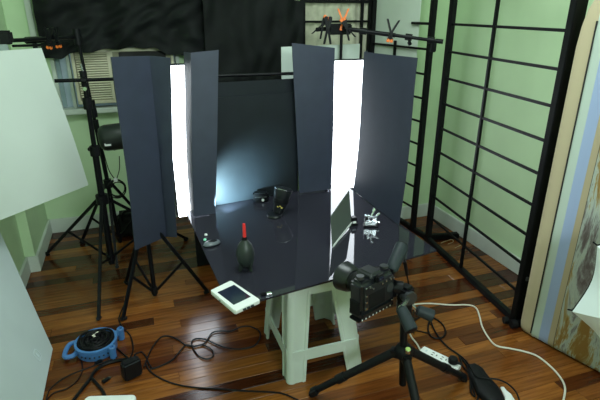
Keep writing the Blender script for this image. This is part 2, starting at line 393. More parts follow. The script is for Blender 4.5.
# ============================================================ WINDOW AIR CONDITIONER
ac = thing('air_conditioner', 'beige window air conditioner with louvred front under the black cloth', 'air conditioner', (-.05, 3.5, .9))
MB().box((-.02, 3.62, 1.09), (.64, .20, .34)).build('body', M['beige'], ac, bevel=.006)
for z in (.925, 1.255): MB().box((-.02, 3.512, z), (.64, .03, .022)).build('front_frame', M['beige'], ac, bevel=.003)
for x in (-.331, -.115, -.098, .291): MB().box((x, 3.512, 1.09), (.018, .03, .33)).build('front_frame', M['beige'], ac, bevel=.003)
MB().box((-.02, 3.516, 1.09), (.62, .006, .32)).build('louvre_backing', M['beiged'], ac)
for i in range(20):
    z = .945+i*.0152
    MB().box((-.215, 3.508, z), (.20, .012, .0085), (V((1, 0, 0)), V((0, .85, -.5)), V((0, .5, .85)))).build('slat', M['beige'], ac)
MB().box((.10, 3.508, 1.215), (.30, .012, .05)).build('control_panel', M['dark'], ac, bevel=.003)
MB().box((.10, 3.506, 1.07), (.34, .012, .20)).build('outlet_panel', M['beige'], ac, bevel=.004)

# ============================================================ BLACK CLOTHS
def cloth(name, label, x0, x1, zt0, botf, Y, amp, seed, drop=0):
    R = random.Random(seed); ph = [R.uniform(0, 6) for _ in range(8)]
    def f(u, v):
        zb = botf(u); zt = zt0-drop*u; z = zt+(zb-zt)*v; x = x0+(x1-x0)*u
        w = amp*(math.sin(u*31+ph[0]+v*1.5)*.5+math.sin(u*17+ph[1]-v*2.4)*.7+.5*math.sin(u*9+v*7+ph[2])+.35*math.sin(u*24-v*13+ph[3])+.4*math.sin(u*38+v*19+2*math.sin(v*6+u*5)+ph[5])+.35*math.sin(u*13+v*26+ph[6]))
        w += amp*.5*math.sin((u*1.3+v)*14+ph[4])*v
        return V((x, Y-amp*1.2+w, z))
    m = MB().grid(f, 90, 40)
    m.grid(lambda u, v: f(u, v)+V((0, .006, 0)), 90, 40)
    o = m.build(name, M['cloth'], origin=(x0, Y, zt0), smooth=80)
    return tag(o, label, 'cloth')
def interp(tab, u):
    for (a, p), (b, q) in zip(tab, tab[1:]):
        if a <= u <= b:
            t = (u-a)/(b-a); t = t*t*(3-2*t); return p+(q-p)*t
    return tab[-1][1]
b1 = [(0, 1.215), (.09, 1.215), (.16, 1.245), (.4, 1.265), (.62, 1.27), (.75, 1.225), (.88, 1.20), (1, 1.10)]
cloth('black_cloth', 'black cloth bunched over the window and air conditioner, hem above the louvres', -.492, .53, 1.68, lambda u: interp(b1, u)+.006*math.sin(u*40), 3.44, .015, 3)
cloth('black_cloth', 'long black cloth hanging straight behind the black backdrop board', .50, 1.19, 1.68, lambda u: .55, 3.37, .009, 5, .13)
# the curtain rod they hang from
rod = thing('curtain_rod', 'black rod above the window that carries the black cloths', 'rod', (.3, 3.45, 1.69))
MB().cyl((-.56, 3.475, 1.68), (1.19, 3.475, 1.67), .010).build('rod', M['black'], rod)
for x in (-.5, 1.15): MB().bar((x, 3.475, 1.675), (x, 3.56, 1.675), .02, .02).build('bracket', M['black'], rod)

# ============================================================ LIGHT STANDS
def stand(root, c, top, hub, feet, r=.013, lean=(0, 0), end=.055, low=.10):
    c = V((*c, 0)); tp = V((c.x+lean[0], c.y+lean[1], top)); pt = lambda z: c.lerp(tp, z/top) if top else c
    pt = lambda z: V((c.x+lean[0]*z/top, c.y+lean[1]*z/top, z))
    mid = hub+(top-hub)*.42
    MB().cyl(pt(end), pt(mid), r).build('column', M['black'], root)
    MB().cyl(pt(mid-.02), pt(top), r*.72).build('inner_tube', M['black'], root)
    kc = MB().cyl(pt(mid-.03), pt(mid+.025), r*1.5).build('collar', M['blackpl'], root)
    k = MB().cyl(pt(mid), pt(mid)+V((-.025, .03, 0)), .006).cyl(pt(mid)+V((-.02, .025, 0)), pt(mid)+V((-.03, .038, 0)), .012)
    k.build('knob', M['blackpl'], kc)
    MB().cyl(pt(hub-.025), pt(hub+.03), r*1.9).build('leg_hub', M['blackpl'], root)
    MB().cyl(pt(low-.02), pt(low+.02), r*1.5).build('brace_collar', M['blackpl'], root)
    for f in feet:
        f = V((*f, .008)); d = (f-pt(hub)); d.z = 0; d.normalize()
        s = pt(hub)+d*r*1.6
        lg = MB().bar(s, f, .016, .018).build('leg', M['black'], root, bevel=.003)
        mm = s.lerp(f, .56); MB().bar(pt(low)+d*r*1.2, mm, .010, .014).build('brace', M['black'], root, bevel=.002)
        MB().cyl(f-V((0, 0, .006))-d*.02, f-V((0, 0, .006))+d*.006+V((0, 0, .012)), .0115, n=8).build('rubber_foot', M['rubber'], lg)

ls = thing('light_stand', 'black light stand under the left folded black flag beside the blue cable reel', 'stand', (.0, 2.43, 0))
stand(ls, (-.012, 2.450), 1.24, .47, [(-.184, 2.275), (.274, 2.393), (-.165, 2.655)], .012, end=.012, low=.045)
MB().bar((-.012, 2.46, 1.0), (.16, 2.675, 1.0), .02, .02).build('bracket', M['blackpl'], ls, bevel=.002)
MB().bar((-.012, 2.46, .62), (.16, 2.675, .62), .02, .02).build('bracket', M['blackpl'], ls, bevel=.002)
rs = thing('light_stand', 'black light stand behind the right strip light carrying the boom with clamps', 'stand', (1.246, 2.83, 0))
stand(rs, (1.246, 2.83), 1.40, .50, [(1.246, 3.25), (.93, 2.68), (1.52, 2.62)], .013)
MB().bar((1.246, 2.82, 1.0), (1.246, 2.75, 1.0), .02, .03).build('bracket', M['blackpl'], rs, bevel=.002)
bs = thing('backdrop_stand', 'black stand with the widest spread legs, nearer of the two poles left of the flags', 'stand', (-.24, 2.83, 0))
stand(bs, (-.240, 2.83), 1.175, .475, [(-.302, 2.321), (-.655, 3.194), (.243, 3.12)], .018, lean=(.012, 0))
MB().cyl((-.23, 2.83, 1.0), (-.23, 2.83, 1.06), .024).build('clamp_collar', M['blackpl'], bs)
MB().cyl((-.228, 2.79, 1.115), (-.228, 2.775, 1.115), .010).build('clamp_bolt', M['chrome'], bs)
bar = thing('backdrop_crossbar', 'thin black horizontal crossbar running behind the flags and backdrop', 'crossbar', (-.37, 2.83, 1.16))
MB().cyl((-.37, 2.83, 1.155), (1.235, 2.80, 1.142), .0095).build('tube', M['black'], bar)
MB().cyl((-.228, 2.83, 1.12), (-.228, 2.83, 1.20), .018).cyl((-.24, 2.80, 1.155), (-.216, 2.80, 1.155), .016).build('clamp', M['blackpl'], bar)
MB().cyl((-.228, 2.83, 1.2), (-.232, 2.83, 1.235), .006).build('spigot', M['steel'], bar)
ts = thing('boom_stand', 'taller and thinner black pole left of the flags, carrying the left boom arm', 'stand', (-.195, 3.12, 0))
stand(ts, (-.190, 3.12), 1.39, .47, [(-.215, 2.86), (.05, 3.28), (-.45, 3.30)], .013, lean=(-.062, 0))
MB().cyl((-.230, 3.12, .90), (-.2345, 3.12, 1.0), .022).build('grip_collar', M['blackpl'], ts)

# left boom arm with rods
pj = V((-.250, 3.12, 1.355)); e1 = at(2, 41, Y=2.62); e2 = at(13, 46, Y=2.66)
bo = thing('boom', 'black boom arm reaching left over the hanging white foam board', 'boom arm', pj)
MB().cyl(pj+(pj-e1).normalized()*.03, e1, .0095).build('rod', M['black'], bo)
MB().cyl(at(42, 45, Y=2.90), e2, .006).build('lower_rod', M['black'], bo)
MB().cyl(pj-V((0, .02, .04)), pj+V((0, -.02, .045)), .021).build('pivot', M['blackpl'], bo)
q = at(34, 40, Y=2.87); MB().cyl(q+V((.03, .035, 0)), q-V((.03, .035, 0)), .017).bar(q+V((0, 0, .01)), q-V((0, 0, .045)), .016, .02).build('joint', M['blackpl'], bo)
MB().cyl(at(46, 35, Y=2.95), at(56, 33, Y=2.95), .03).build('joint', M['blackpl'], bo)
MB().box(e1+V((.01, .0, .015)), (.07, .05, .06)).build('end_clamp', M['blackpl'], bo, bevel=.008)
MB().box(e1+V((.008, -.03, -.028)), (.035, .02, .03)).build('end_jaw', mat('grey_jaw', (.3, .35, .37), .4, .3), bo, bevel=.004)

# right boom arm
ra = V((1.246, 2.83, 1.395)); rb = at(441, 41.5, Y=2.50); dr = (rb-ra).normalized()
bo2 = thing('boom', 'black boom arm reaching right from the strip light stand to the grid screen', 'boom arm', ra)
MB().cyl(ra-dr*.06, ra.lerp(rb, .55), .0125).build('tube', M['black'], bo2)
MB().cyl(ra.lerp(rb, .5), rb, .0095).build('inner_tube', M['black'], bo2)
for t in (.22, .68, .9): MB().cyl(ra.lerp(rb, t)-dr*.018, ra.lerp(rb, t)+dr*.022, .019).build('collar', M['blackpl'], bo2)
MB().cyl(rb-dr*.03, rb+dr*.012, .013).build('end_cap', M['blackpl'], bo2)
q = ra.lerp(rb, .69); MB().cyl(q, q-V((0, 0, .032)), .006).cyl(q-V((0, 0, .026)), q-V((-.01, 0, .042)), .011).build('knob', M['blackpl'], bo2)
q = ra.lerp(rb, .93); MB().box(q-V((0, 0, .03)), (.03, .03, .07)).build('clamp', M['blackpl'], bo2, bevel=.005)
MB().box(ra-V((.015,0,.005)), (.15, .05, .062)).cyl(ra-V((0, .03, 0)), ra-V((0, .055, 0)), .016).build('swivel_head', M['blackpl'], bo2, bevel=.008)
MB().cyl(ra+V((-.055, 0, .0)), ra+V((-.17, -.02, -.005)), .012).build('tail', M['blackpl'], bo2)

def spring_clamp(p, ang, s, label, tipcol='orange', hcol='blackpl', open_=.42, yaw=0):
    """A-clamp: two handles from a pivot, two short jaws with pads; ang turns it in the picture plane"""
    root = thing('spring_clamp', label, 'clamp', p, 'spring clamps on the boom arms')
    X = V((math.cos(yaw), math.sin(yaw), 0)); U = V((0, 0, 1)); N = X.cross(U)
    def pt(a, r): return V(p)+X*math.sin(a)*r+U*math.cos(a)*r
    for sg in (-1, 1):
        a = ang+sg*open_
        MB().hexa(*[V(p)+x for x in (
            -N*.010*s-X*.006*s, N*.010*s-X*.006*s, N*.010*s+X*.006*s, -N*.010*s+X*.006*s)],
            *[pt(a, .085*s)+x for x in (-N*.007*s-X*.0055*s, N*.007*s-X*.0055*s, N*.007*s+X*.0055*s, -N*.007*s+X*.0055*s)]).build('handle', M[hcol], root, bevel=.002)
        j = pt(ang+PI+sg*.30, .042*s)
        jw = MB().bar(V(p)+X*sg*.004*s, j, .016*s, .011*s, N).build('jaw', M['blackpl'] if hcol == 'blackpl' else M[hcol], root, bevel=.002)
        MB().bar(j-(pt(ang+PI+sg*.3, .012*s)-V(p)), j+(pt(ang+PI-sg*.1, .010*s)-V(p)), .018*s, .013*s, N).build('pad', M[tipcol], jw, bevel=.003)
    MB().cyl(V(p)-N*.013*s, V(p)+N*.013*s, .011*s).build('pivot', M['blackpl'], root)
    return root
yw = -YAW
spring_clamp(at(343, 22, Y=2.80), 0.0, .95, 'spring clamp with orange handles on top of the right light stand', 'orange', 'orange', .40, yw)
spring_clamp(at(391, 33.5, Y=2.64), .12, 1.0, 'black spring clamp with raised handles midway along the right boom arm', yaw=yw)
spring_clamp(at(323, 24, Y=2.80), PI+.52, 1.0, 'black spring clamp with handles down at the left tail of the right boom', yaw=yw, open_=.35)
spring_clamp(at(328, 27, Y=2.76), PI+.02, 1.15, 'black spring clamp hanging lowest left of the right stand pole', 'blackpl', yaw=yw, open_=.2)
spring_clamp(at(346, 26, Y=2.76), PI-.5, 1.0, 'black spring clamp slanting down right of the right stand pole', yaw=yw, open_=.25)
spring_clamp(at(49, 41, Y=2.84), .15, .8, 'left one of the two orange tipped clamps on the left boom', yaw=yw, open_=.3)
spring_clamp(at(57, 40, Y=2.88), -.1, .8, 'right one of the two orange tipped clamps on the left boom', yaw=yw, open_=.3)

# studio flash head, cable coil, bag behind the left flag
fh = thing('studio_lamp', 'rounded black lamp head peeking out behind the left folded flag', 'lamp', (-.12, 3.0, .8))
MB().lathe((-.215, 2.985, .797), (1, 0, .04), [(.03, 0), (.055, .006), (.070, .02), (.076, .04), (.078, .20), (.07, .215)], 24).build('housing', M['blower'], fh)
MB().box((-.165, 2.915, .775), (.035, .006, .016)).build('badge', M['white'], fh)
MB().bar((-.215, 3.10, .735), (-.13, 3.0, .735), .02, .04).build('bracket', M['blackpl'], fh, bevel=.003)
cc = thing('cable_coil', 'coil of black cable with a white tie hanging beside the left flag', 'cable', (-.155, 2.99, .48))
for k in range(4):
    R = .048+.004*math.sin(k*2.1); cx = -.155+.004*math.cos(k*3); cz = .478-.006*(k % 3)
    MB().tube([(cx+R*math.cos(a*PI/12), 2.985+.006*k+.006*math.sin(a*PI/6), cz+R*1.12*math.sin(a*PI/12)) for a in range(24)], .0034, 6, True).build('loop', M['cord'], cc)
MB().box((-.155, 2.985, .535), (.022, .03, .02)).build('tie', M['white'], cc, bevel=.003)
MB().tube(spline([(-.158, 2.99, .535), (-.185, 2.99, .60), (-.20, 2.99, .72)]), .0028).build('cord', M['cord'], cc)
MB().tube(spline([(-.150, 2.99, .535), (-.125, 2.99, .60), (-.115, 2.99, .68)]), .0028).build('cord', M['cord'], cc)
bg = thing('equipment_bag', 'soft black equipment bag on the floor behind the left tripod legs', 'bag', (-.13, 3.33, 0))
MB().box((-.11, 3.36, .085), (.22, .15, .17)).build('body', M['cloth'], bg, bevel=.035, seg=3)
MB().tube(spline([(-.17, 3.29, .13), (-.15, 3.28, .20), (-.09, 3.28, .205), (-.06, 3.29, .13)]), .009).build('handle', M['cord'], bg)

# ============================================================ BOARDS at the left
pl = at(42, 48, Y=2.60); dh = V((.68, .74, 0)).normalized(); nn = V((-dh.y, dh.x, 0))
def onp(x, y):
    d = fw+rt*((x-300)/FPX)-upv*((y-200)/FPX); o = V((0, 0, CAMH)); return o+d*((pl-o).dot(nn)/d.dot(nn))
tr, br, bl, tl = onp(42, 48), onp(88, 185), onp(0, 220), onp(0, 51)
bl = br+(bl-br)*1.12; tl = tr+(tl-tr)*1.05
tag(MB().slab([bl, br], [tl, tr], .006, bulge=.006, sub=8).build('white_foam_board', M['board'], origin=bl), 'large white foam board hanging from the left boom arm', 'board')
gb = thing('grey_board', 'pale grey board leaning against the left wall in the near left corner', 'board', (-.5, 2.12, 0))
def lean(Y0, Y1, off, th):
    a = V((-.505, Y1, 0)); n = V((.42, 0, .23)).normalized()*off
    h = .46
    m = MB(); P = [V((-.505, Y0, .002)), V((-.505, Y1, .002)), V((-.716, Y1+.43, h)), V((-.716, Y0+.43, h))]
    return P
n = V((.46, 0, .21)).normalized()
P = [V((-.505, .95, .002)), V((-.505, 2.14, .002)), V((-.716, 2.56, .47)), V((-.716, 1.3, .47))]
n = (P[1]-P[0]).cross(P[3]-P[0]).normalized(); n = n if n.x > 0 else -n
MB().prism(P, n*.008).build('panel', M['gboard'], gb, bevel=.001)
c0 = P[1]+(P[0]-P[1])*.06+(P[3]-P[0])*.17
e_u = (P[0]-P[1]).normalized(); e_v = n.cross(e_u).normalized(); e_v = e_v if e_v.z > 0 else -e_v
c0 = at(25, 362, Z=.06); c0 = c0-n*((c0-P[0]).dot(n))+n*.0088
ring = [c0+e_u*.026*math.copysign(abs(math.cos(a))**.5, math.cos(a))+e_v*.026*math.copysign(abs(math.sin(a))**.5, math.sin(a)) for a in [k*PI/12 for k in range(24)]]
ring2 = [c0+(p-c0)*.80 for p in ring]
me = MB().add(ring+ring2+[p+n*.001 for p in ring]+[p+n*.001 for p in ring2],
    [(48+i, 48+(i+1) % 24, 72+(i+1) % 24, 72+i) for i in range(24)]+[(i, (i+1) % 24, 48+(i+1) % 24, 48+i) for i in range(24)]+[(24+i, 24+(i+1) % 24, 72+(i+1) % 24, 72+i) for i in range(24)])
me.build('printed_emblem', M['gboard2'], gb)
me = MB().box(c0+n*.0006, (.012, .022, .001), (e_u, e_v, n)); me.build('printed_emblem', M['gboard2'], gb)

# ============================================================ TABLE: acrylic sheet on a plastic stool
ZT = .47; TH = .009
tq = [V((.250, 1.512, 0)), V((1.243, 1.660, 0)), V((1.203, 2.655, 0)), V((.2025, 2.508, 0))]
tag(MB().prism([p+V((0, 0, ZT-TH)) for p in tq], (0, 0, TH)).build('acrylic_sheet', M['acrylic'], bevel=.0012, origin=(.72, 2.1, ZT-TH)),
    'glossy black acrylic sheet laid as a table top on the white stool', 'table top')
st = thing('plastic_stool', 'pale white plastic stool carrying the black table top', 'stool', (.66, 1.755, 0))
zt = ZT-TH-.001
sx0, sx1, sy0, sy1 = .505, .785, 1.60, 1.905           # top of legs
fx0, fx1, fy0, fy1 = .482, .842, 1.552, 1.962           # feet
seat = MB().box(((sx0+sx1)/2, (sy0+sy1)/2, zt-.010), (sx1-sx0+.03, sy1-sy0+.03, .02)); seat.build('seat', M['stool'], st, bevel=.008)
ap = MB()
for a, b in (((sx0, sy0), (sx1, sy0)), ((sx1, sy0), (sx1, sy1)), ((sx1, sy1), (sx0, sy1)), ((sx0, sy1), (sx0, sy0))):
    ap.bar((*a, zt-.035), (*b, zt-.035), .005, .04)
ap.build('apron', M['stool'], st)
def stool_leg(tx, ty, fx, fy, sgx, sgy):
    rings = []
    for k in range(9):
        t = k/8; z = (zt-.015)*(1-t); cx = tx+(fx-tx)*t; cy = ty+(fy-ty)*t; w = .098-.016*t; w2 = .098-.02*t; th = .005; R = .02
        def P(u, v, zz=z): return (cx+sgx*u, cy+sgy*v, zz)     # u,v inward from the outer corner
        rib = .007
        outer = [(w, rib), (w, 0), (w-.012, -.002), (w-.016, .003), (.035, .003), (.03, 0), (R, 0), (R*.3, R*.3), (0, R), (0, .03), (.003, .035), (.003, w2-.016), (-.002, w2-.012), (0, w2), (rib, w2)]
        inner = [(rib+.004, w2-.004), (th+.003, w2-.02), (th+.003, R+.012), (R+.012, th+.003), (w-.02, th+.003), (w-.004, rib+.004)]
        rings.append([P(*q) for q in outer+inner])
    return MB().rings(rings)
for tx, fx, sgx in ((sx0, fx0, 1), (sx1, fx1, -1)):
    for ty, fy, sgy in ((sy0, fy0, 1), (sy1, fy1, -1)):
        stool_leg(tx, ty, fx, fy, sgx, sgy).build('leg', M['stool'], st, smooth=50)
f = .72
gx0, gx1, gy0, gy1 = [a+(b-a)*f for a, b in ((sx0, fx0), (sx1, fx1), (sy0, fy0), (sy1, fy1))]
for a, b, up in (((gx0+.05, gy0+.004), (gx1-.05, gy0+.004), 0), ((gx0+.05, gy1-.004), (gx1-.05, gy1-.004), 0), ((gx0+.004, gy0+.05), (gx0+.004, gy1-.05), 1), ((gx1-.004, gy0+.05), (gx1-.004, gy1-.05), 1)):
    a, b = V((*a, .128)), V((*b, .128)); d = (b-a).normalized()
    m = MB().bar(a-d*.03, b+d*.03, .008, .052)
    for p, s_ in ((a, 1), (b, -1)):                     # fillet under each end
        sd = V((-d.y, d.x, 0))*.004
        m.prism([p+d*s_*.028+V((0, 0, -.026))-sd, p-d*s_*.0+V((0, 0, -.026))-sd, p+V((0, 0, -.056))-sd], sd*2)
    m.build('stretcher', M['stool'], st)

tag(MB().slab([(.262, 2.735, .001), (.92, 2.80, .001)], [(.262, 2.735, .455), (.92, 2.80, .455)], .02).build('support_board', M['backdrop'], origin=(.3, 2.735, 0)),
    'black board standing on the floor under the rear of the table top', 'board')

# ============================================================ FLAGS, STRIP LIGHTS, BACKDROP
G = 'black foam flags beside the strip lights'
def flag(name, label, bot, top, bulge=.006, sub=5):
    c = V(bot[0]); c = V((c.x, c.y, min(p[2] for p in bot)))
    o = MB().slab(bot, top, .005, rows=14, bulge=bulge, sub=sub).build(name, M['flag'], origin=c, smooth=25)
    return tag(o, label, 'flag', G)
flag('foam_flag', 'outermost left black foam flag, folded lengthwise, over the light stand legs', [at(135, 250, Y=2.325), at(166, 236.5, Y=2.46), at(177, 237, Y=2.41)], [at(112, 57, Y=2.325), at(150, 56, Y=2.46), at(169, 58, Y=2.41)], .008)
flag('foam_flag', 'narrow black foam flag between the left strip light and the backdrop', [(0.232, 2.517, .4704), (0.238, 2.420, .4704), (0.352, 2.423, .4704)], [(0.263, 2.517, 1.306), (0.287, 2.420, 1.309), (0.424, 2.423, 1.318)], .006)
flag('foam_flag', 'black foam flag left of the right strip light, beside the backdrop', [(.878, 2.55, .478), (1.083, 2.55, .478), (1.100, 2.63, .478)], [(.838, 2.55, 1.335), (1.087, 2.55, 1.304), (1.108, 2.63, 1.30)], .004)
flag('foam_flag', 'large black foam flag standing on the right edge of the table top', [(1.262, 2.56, .478), (1.212, 2.50, .474), (1.212, 1.955, .474)], [(1.258, 2.48, 1.29), (1.206, 2.41, 1.29), (1.226, 1.925, 1.301)], -.008)

def strip(label, cx, cy, w, z0, z1, yaw):
    root = thing('strip_light', label, 'lamp', (cx, cy, z0))
    X = V((math.cos(yaw), math.sin(yaw), 0)); Y = V((-math.sin(yaw), math.cos(yaw), 0)); Z = V((0, 0, 1)); c = V((cx, cy, (z0+z1)/2))
    MB().box(c+Y*.03, (w, .05, z1-z0), (X, Y, Z)).build('housing', M['blackpl'], root, bevel=.006)
    MB().box(c, (w-.012, .012, z1-z0-.012), (X, Y, Z)).build('diffuser', M['lamp'], root, bevel=.003)
    MB().box(c+Y*.065, (.05, .03, .10), (X, Y, Z)).build('bracket', M['blackpl'], root, bevel=.004)
strip('lit white strip light between the two left black flags', .262, 2.655, .19, .375, 1.235, .10)
strip('wider lit white strip light between the two right black flags', 1.255, 2.715, .25, .40, 1.222, -.05)

tag(MB().slab([(.36, 2.530, .472), (.885, 2.600, .472)], [(.36, 2.530, 1.072), (.885, 2.600, 1.066)], .004, bulge=.002).build('backdrop_board', M['backdrop'], origin=(.36, 2.53, .472)), 'black backdrop board standing across the rear of the table top', 'board')
tag(MB().slab([(.375, 2.552, .30), (.89, 2.622, .30)], [(.375, 2.552, 1.146), (.89, 2.622, 1.140)], .004).build('backdrop_board', M['backdrop'], origin=(.36, 2.6, .472)), 'taller black board just behind the backdrop, only its top strip showing', 'board')
tag(MB().slab([(.878, 2.88, .55), (1.395, 2.88, .55)], [(.878, 2.88, 1.292), (1.395, 2.88, 1.30)], .006).build('reflector_board', M['board'], origin=(.878, 2.88, .55)), 'white reflector board standing behind the right strip light and flags', 'board')

# ============================================================ THINGS ON THE TABLE
def P0(x, y): return at(x, y, Z=ZT)
# flash unit facing the backdrop
p = V((.633, 2.518, ZT)); fu = thing('flash_unit', 'small black flash unit lying against the backdrop', 'flash', p)
ax = (V((.93, -.25, 0)).normalized(), V((.25, .93, 0)).normalized(), V((0, 0, 1)))
MB().box(p+V((0, 0, .030)), (.088, .05, .050), ax).build('body', M['blackpl'], fu, bevel=.008)
MB().box(p+V((-.01, .0, .012)), (.05, .045, .024), ax).build('foot', M['blackpl'], fu, bevel=.004)
MB().box(p-ax[1]*.028+V((0, 0, .034)), (.07, .006, .008), ax).build('front_rib', M['darksteel'], fu, bevel=.002)
MB().cyl(p-ax[1]*.026+V((.012, 0, .016)), p-ax[1]*.034+V((.012, 0, .016)), .008).build('lit_dot', M['white'], fu)  # plain white disc stands in for the lit spot on the front
# leaning lens-like accessory
p = P0(277, 216); ln = thing('tilted_lens', 'black lens standing tilted on a black ring foot, gold print on its side', 'lens', p)
d = V((.27, .10, .95)).normalized()
b0 = p+V((.012, .010, .026))
MB().lathe(p+V((-.014, 0, 0)), (0, 0, 1), [(.024, 0), (.040, .0), (.042, .006), (.039, .015), (.024, .015)], 20).build('ring_foot', M['camera'], ln)
MB().lathe(b0-d*.012, d, [(.026, 0), (.031, .012), (.033, .045), (.037, .050), (.041, .080), (.044, .085), (.049, .132), (.048, .137), (.043, .137), (.038, .11)], 24).build('barrel', M['camera'], ln); lb = COL.objects[-1]
MB().lathe(b0+d*.046, d, [(.040, 0), (.0412, .003), (.0428, .022), (.041, .025)], 24).build('focus_ring', M['rubber'], lb)
MB().lathe(b0+d*.118, d, [(.0486, 0), (.0502, .003), (.0502, .007)], 24).build('rim', M['steel'], lb)
_, u_, w_ = frame(d)
for k, (h, o_) in enumerate(((.026, -.35), (.032, .0), (.024, .3))):
    n_ = (V((-p.x, -p.y, 0)).normalized()); sd = d.cross(n_).normalized(); n2 = (n_-d*n_.dot(d)).normalized()
    q = b0+d*h+n2*.0325*math.cos(o_)+sd*.0325*math.sin(o_)
    MB().box(q, (.009, .002, .006), (sd, n2, d)).build('gold_print', M['gold'], lb)
# grey card
a, b = V((.797, 1.842, ZT)), V((.985, 2.042, ZT))
gc = thing('grey_card', 'grey calibration card standing upright on edge in a small clip', 'card', (.89, 1.94, ZT))
MB().slab([a+V((0, 0, .004)), b+V((0, 0, .016))], [a+V((-.012, 0, .160)), b+V((-.02, 0, .192))], .003, sub=2).build('card', M['card'], gc)
MB().slab([a+V((.0035, -.0035, .002)), b+V((.0035, -.0035, .012))], [a+V((.0035, -.0035, .012)), b+V((.0035, -.0035, .022))], .004, sub=2).build('gap_reflection', M['white'], gc)  # white strip stands in for light reflected in the gap below the card
MB().box(b+V((.012, .0, .030)), (.03, .03, .03)).box(b+V((.008, 0, .008)), (.045, .045, .016)).build('clip', M['blackpl'], gc, bevel=.003)
MB().box(b+V((.01, -.016, .02)), (.02, .006, .012)).build('clip_spring', M['white'], gc, bevel=.002)
# silver bracket
p = P0(370.5, 226); sb = thing('metal_bracket', 'small silver metal bracket with prongs and knobs near the right flag', 'bracket', p)
ax = (V((.92, -.38, 0)).normalized(), V((.38, .92, 0)).normalized(), V((0, 0, 1)))
o3 = lambda x, y, z: p+(ax[0]*x+ax[1]*y+V((0, 0, z)))*.88
MB().box(o3(0, 0, .006), (.075, .05, .010), ax).build('base_plate', M['blackpl'], sb, bevel=.002)
MB().box(o3(-.022, -.01, .042), (.026, .02, .062), ax).build('upright', M['chrome'], sb, bevel=.003)
MB().box(o3(.022, .0, .036), (.018, .02, .052), ax).build('upright', M['chrome'], sb, bevel=.003)
MB().box(o3(-.002, -.014, .028), (.05, .012, .024), ax).build('cross_plate', M['chrome'], sb, bevel=.002)
MB().box(o3(.004, -.002, .062), (.05, .024, .010), ax).build('cross_plate', M['steel'], sb, bevel=.002)
MB().cyl(o3(.002, 0, .066), o3(.016, .01, .100), .006).cyl(o3(.013, .008, .092), o3(.019, .013, .106), .010).build('prong', M['chrome'], sb)
MB().cyl(o3(.022, 0, .058), o3(.044, .005, .076), .005).cyl(o3(.038, .004, .070), o3(.050, .006, .079), .007).build('prong', M['chrome'], sb)
MB().cyl(o3(.022, 0, .030), o3(.046, .0, .026), .004).cyl(o3(.04, 0, .027), o3(.050, 0, .026), .007).build('prong', M['chrome'], sb)
MB().cyl(o3(-.028, -.02, .060), o3(-.028, -.034, .060), .009).build('knob', M['blackpl'], sb)
# dust blower
p = P0(246, 269); bw = thing('dust_blower', 'dark rubber rocket dust blower with a red nozzle standing on fins', 'blower', p)
MB().lathe(p, (0, 0, 1), [(.010, .012), (.024, .020), (.034, .040), (.0385, .065), (.037, .090), (.029, .115), (.018, .130), (.012, .138), (.010, .142)], 24).build('bulb', M['blower'], bw)
MB().lathe(p, (0, 0, 1), [(.011, .138), (.012, .142), (.011, .152), (.008, .153)], 16).build('collar', M['blackpl'], bw)
MB().lathe(p, (0, 0, 1), [(.0075, .150), (.0068, .20), (.0058, .212), (.003, .213)], 14).build('nozzle', M['red'], bw)
for k in range(4):
    a = k*PI/2+.5; r = V((math.cos(a), math.sin(a), 0)); t = V((-r.y, r.x, 0))
    MB().prism([p+r*.012+V((0, 0, .03))-t*.004, p+r*.034+V((0, 0, .045))-t*.004, p+r*.040+V((0, 0, .001))-t*.004, p+r*.026+V((0, 0, .001))-t*.004, p+r*.018+V((0, 0, .016))-t*.004], t*.008).build('fin', M['blower'], bw, bevel=.002)
# mouse shaped gadget and two beads
p = P0(212, 245); ms = thing('light_meter', 'oval silver grey gadget lying near the left edge of the table top', 'gadget', p)
dm = V((.97, .25, 0)).normalized(); sm = V((-dm.y, dm.x, 0))
def oval(z0, s): return [p+dm*math.cos(k*PI/12)*.042*s+sm*math.sin(k*PI/12)*.024*s+V((0, 0, z0)) for k in range(24)]
MB().rings([oval(.001, .9), oval(.006, 1), oval(.013, .96), oval(.020, .75), oval(.0225, .4)]).build('shell', M['mouse'], ms)
MB().rings([[q+V((.004, 0, 0)) for q in oval(.0195, .62)], [q+V((.004, 0, 0)) for q in oval(.0240, .45)]]).build('dark_face', M['blackpl'], ms)
MB().rings([oval(.002, .96), oval(.004, 1.04), oval(.007, 1.02)]).build('base_rim', M['blackpl'], ms)
for (x, y), l, mt in (((206, 236), 'tiny white bead farther from the silver gadget', 'white'), ((205, 241), 'tiny green bead touching the silver gadget', 'green')):
    q = P0(x, y); o = MB().lathe(q, (0, 0, 1), [(.001, .0), (.006, .002), (.008, .006), (.006, .011), (.002, .013)], 12).build('bead', M[mt], origin=q); tag(o, l, 'bead')
# phone on the corner of the table top
c = [at(210, 290, Z=ZT+.019), at(235, 311, Z=ZT+.019), at(260.5, 299.5, Z=ZT+.019), at(231, 280, Z=ZT+.019)]
cen = sum(c, V())/4; ph = thing('phone', 'white cased phone lying over the near left corner of the table top', 'phone', cen)
nz = (c[2]-c[0]).cross(c[1]-c[0]).normalized(); nz = nz if nz.z > 0 else -nz
def quad(s, off, rr=.14):
    out = []
    for i in range(4):
        q0, q1, q2 = c[i-1], c[i], c[(i+1) % 4]
        for t in (rr, rr*.3): out.append(q1.lerp(q0, t*.9))
        for t in (rr*.3, rr): out.append(q1.lerp(q2, t*.9))
    return [cen+(q-cen)*s+nz*off for q in out]
MB().rings([quad(.95, -.020), quad(1, -.015), quad(1, -.003), quad(.97, 0)]).build('case', M['white'], ph, smooth=40)
u_ = ((c[2]-c[1])+(c[3]-c[0]))/2; v_ = ((c[3]-c[2])+(c[0]-c[1]))/2
s0 = [cen+u_*a*.5+v_*b*.5 for a, b in ((-.72, -.60), (.74, -.60), (.74, .60), (-.72, .60))]
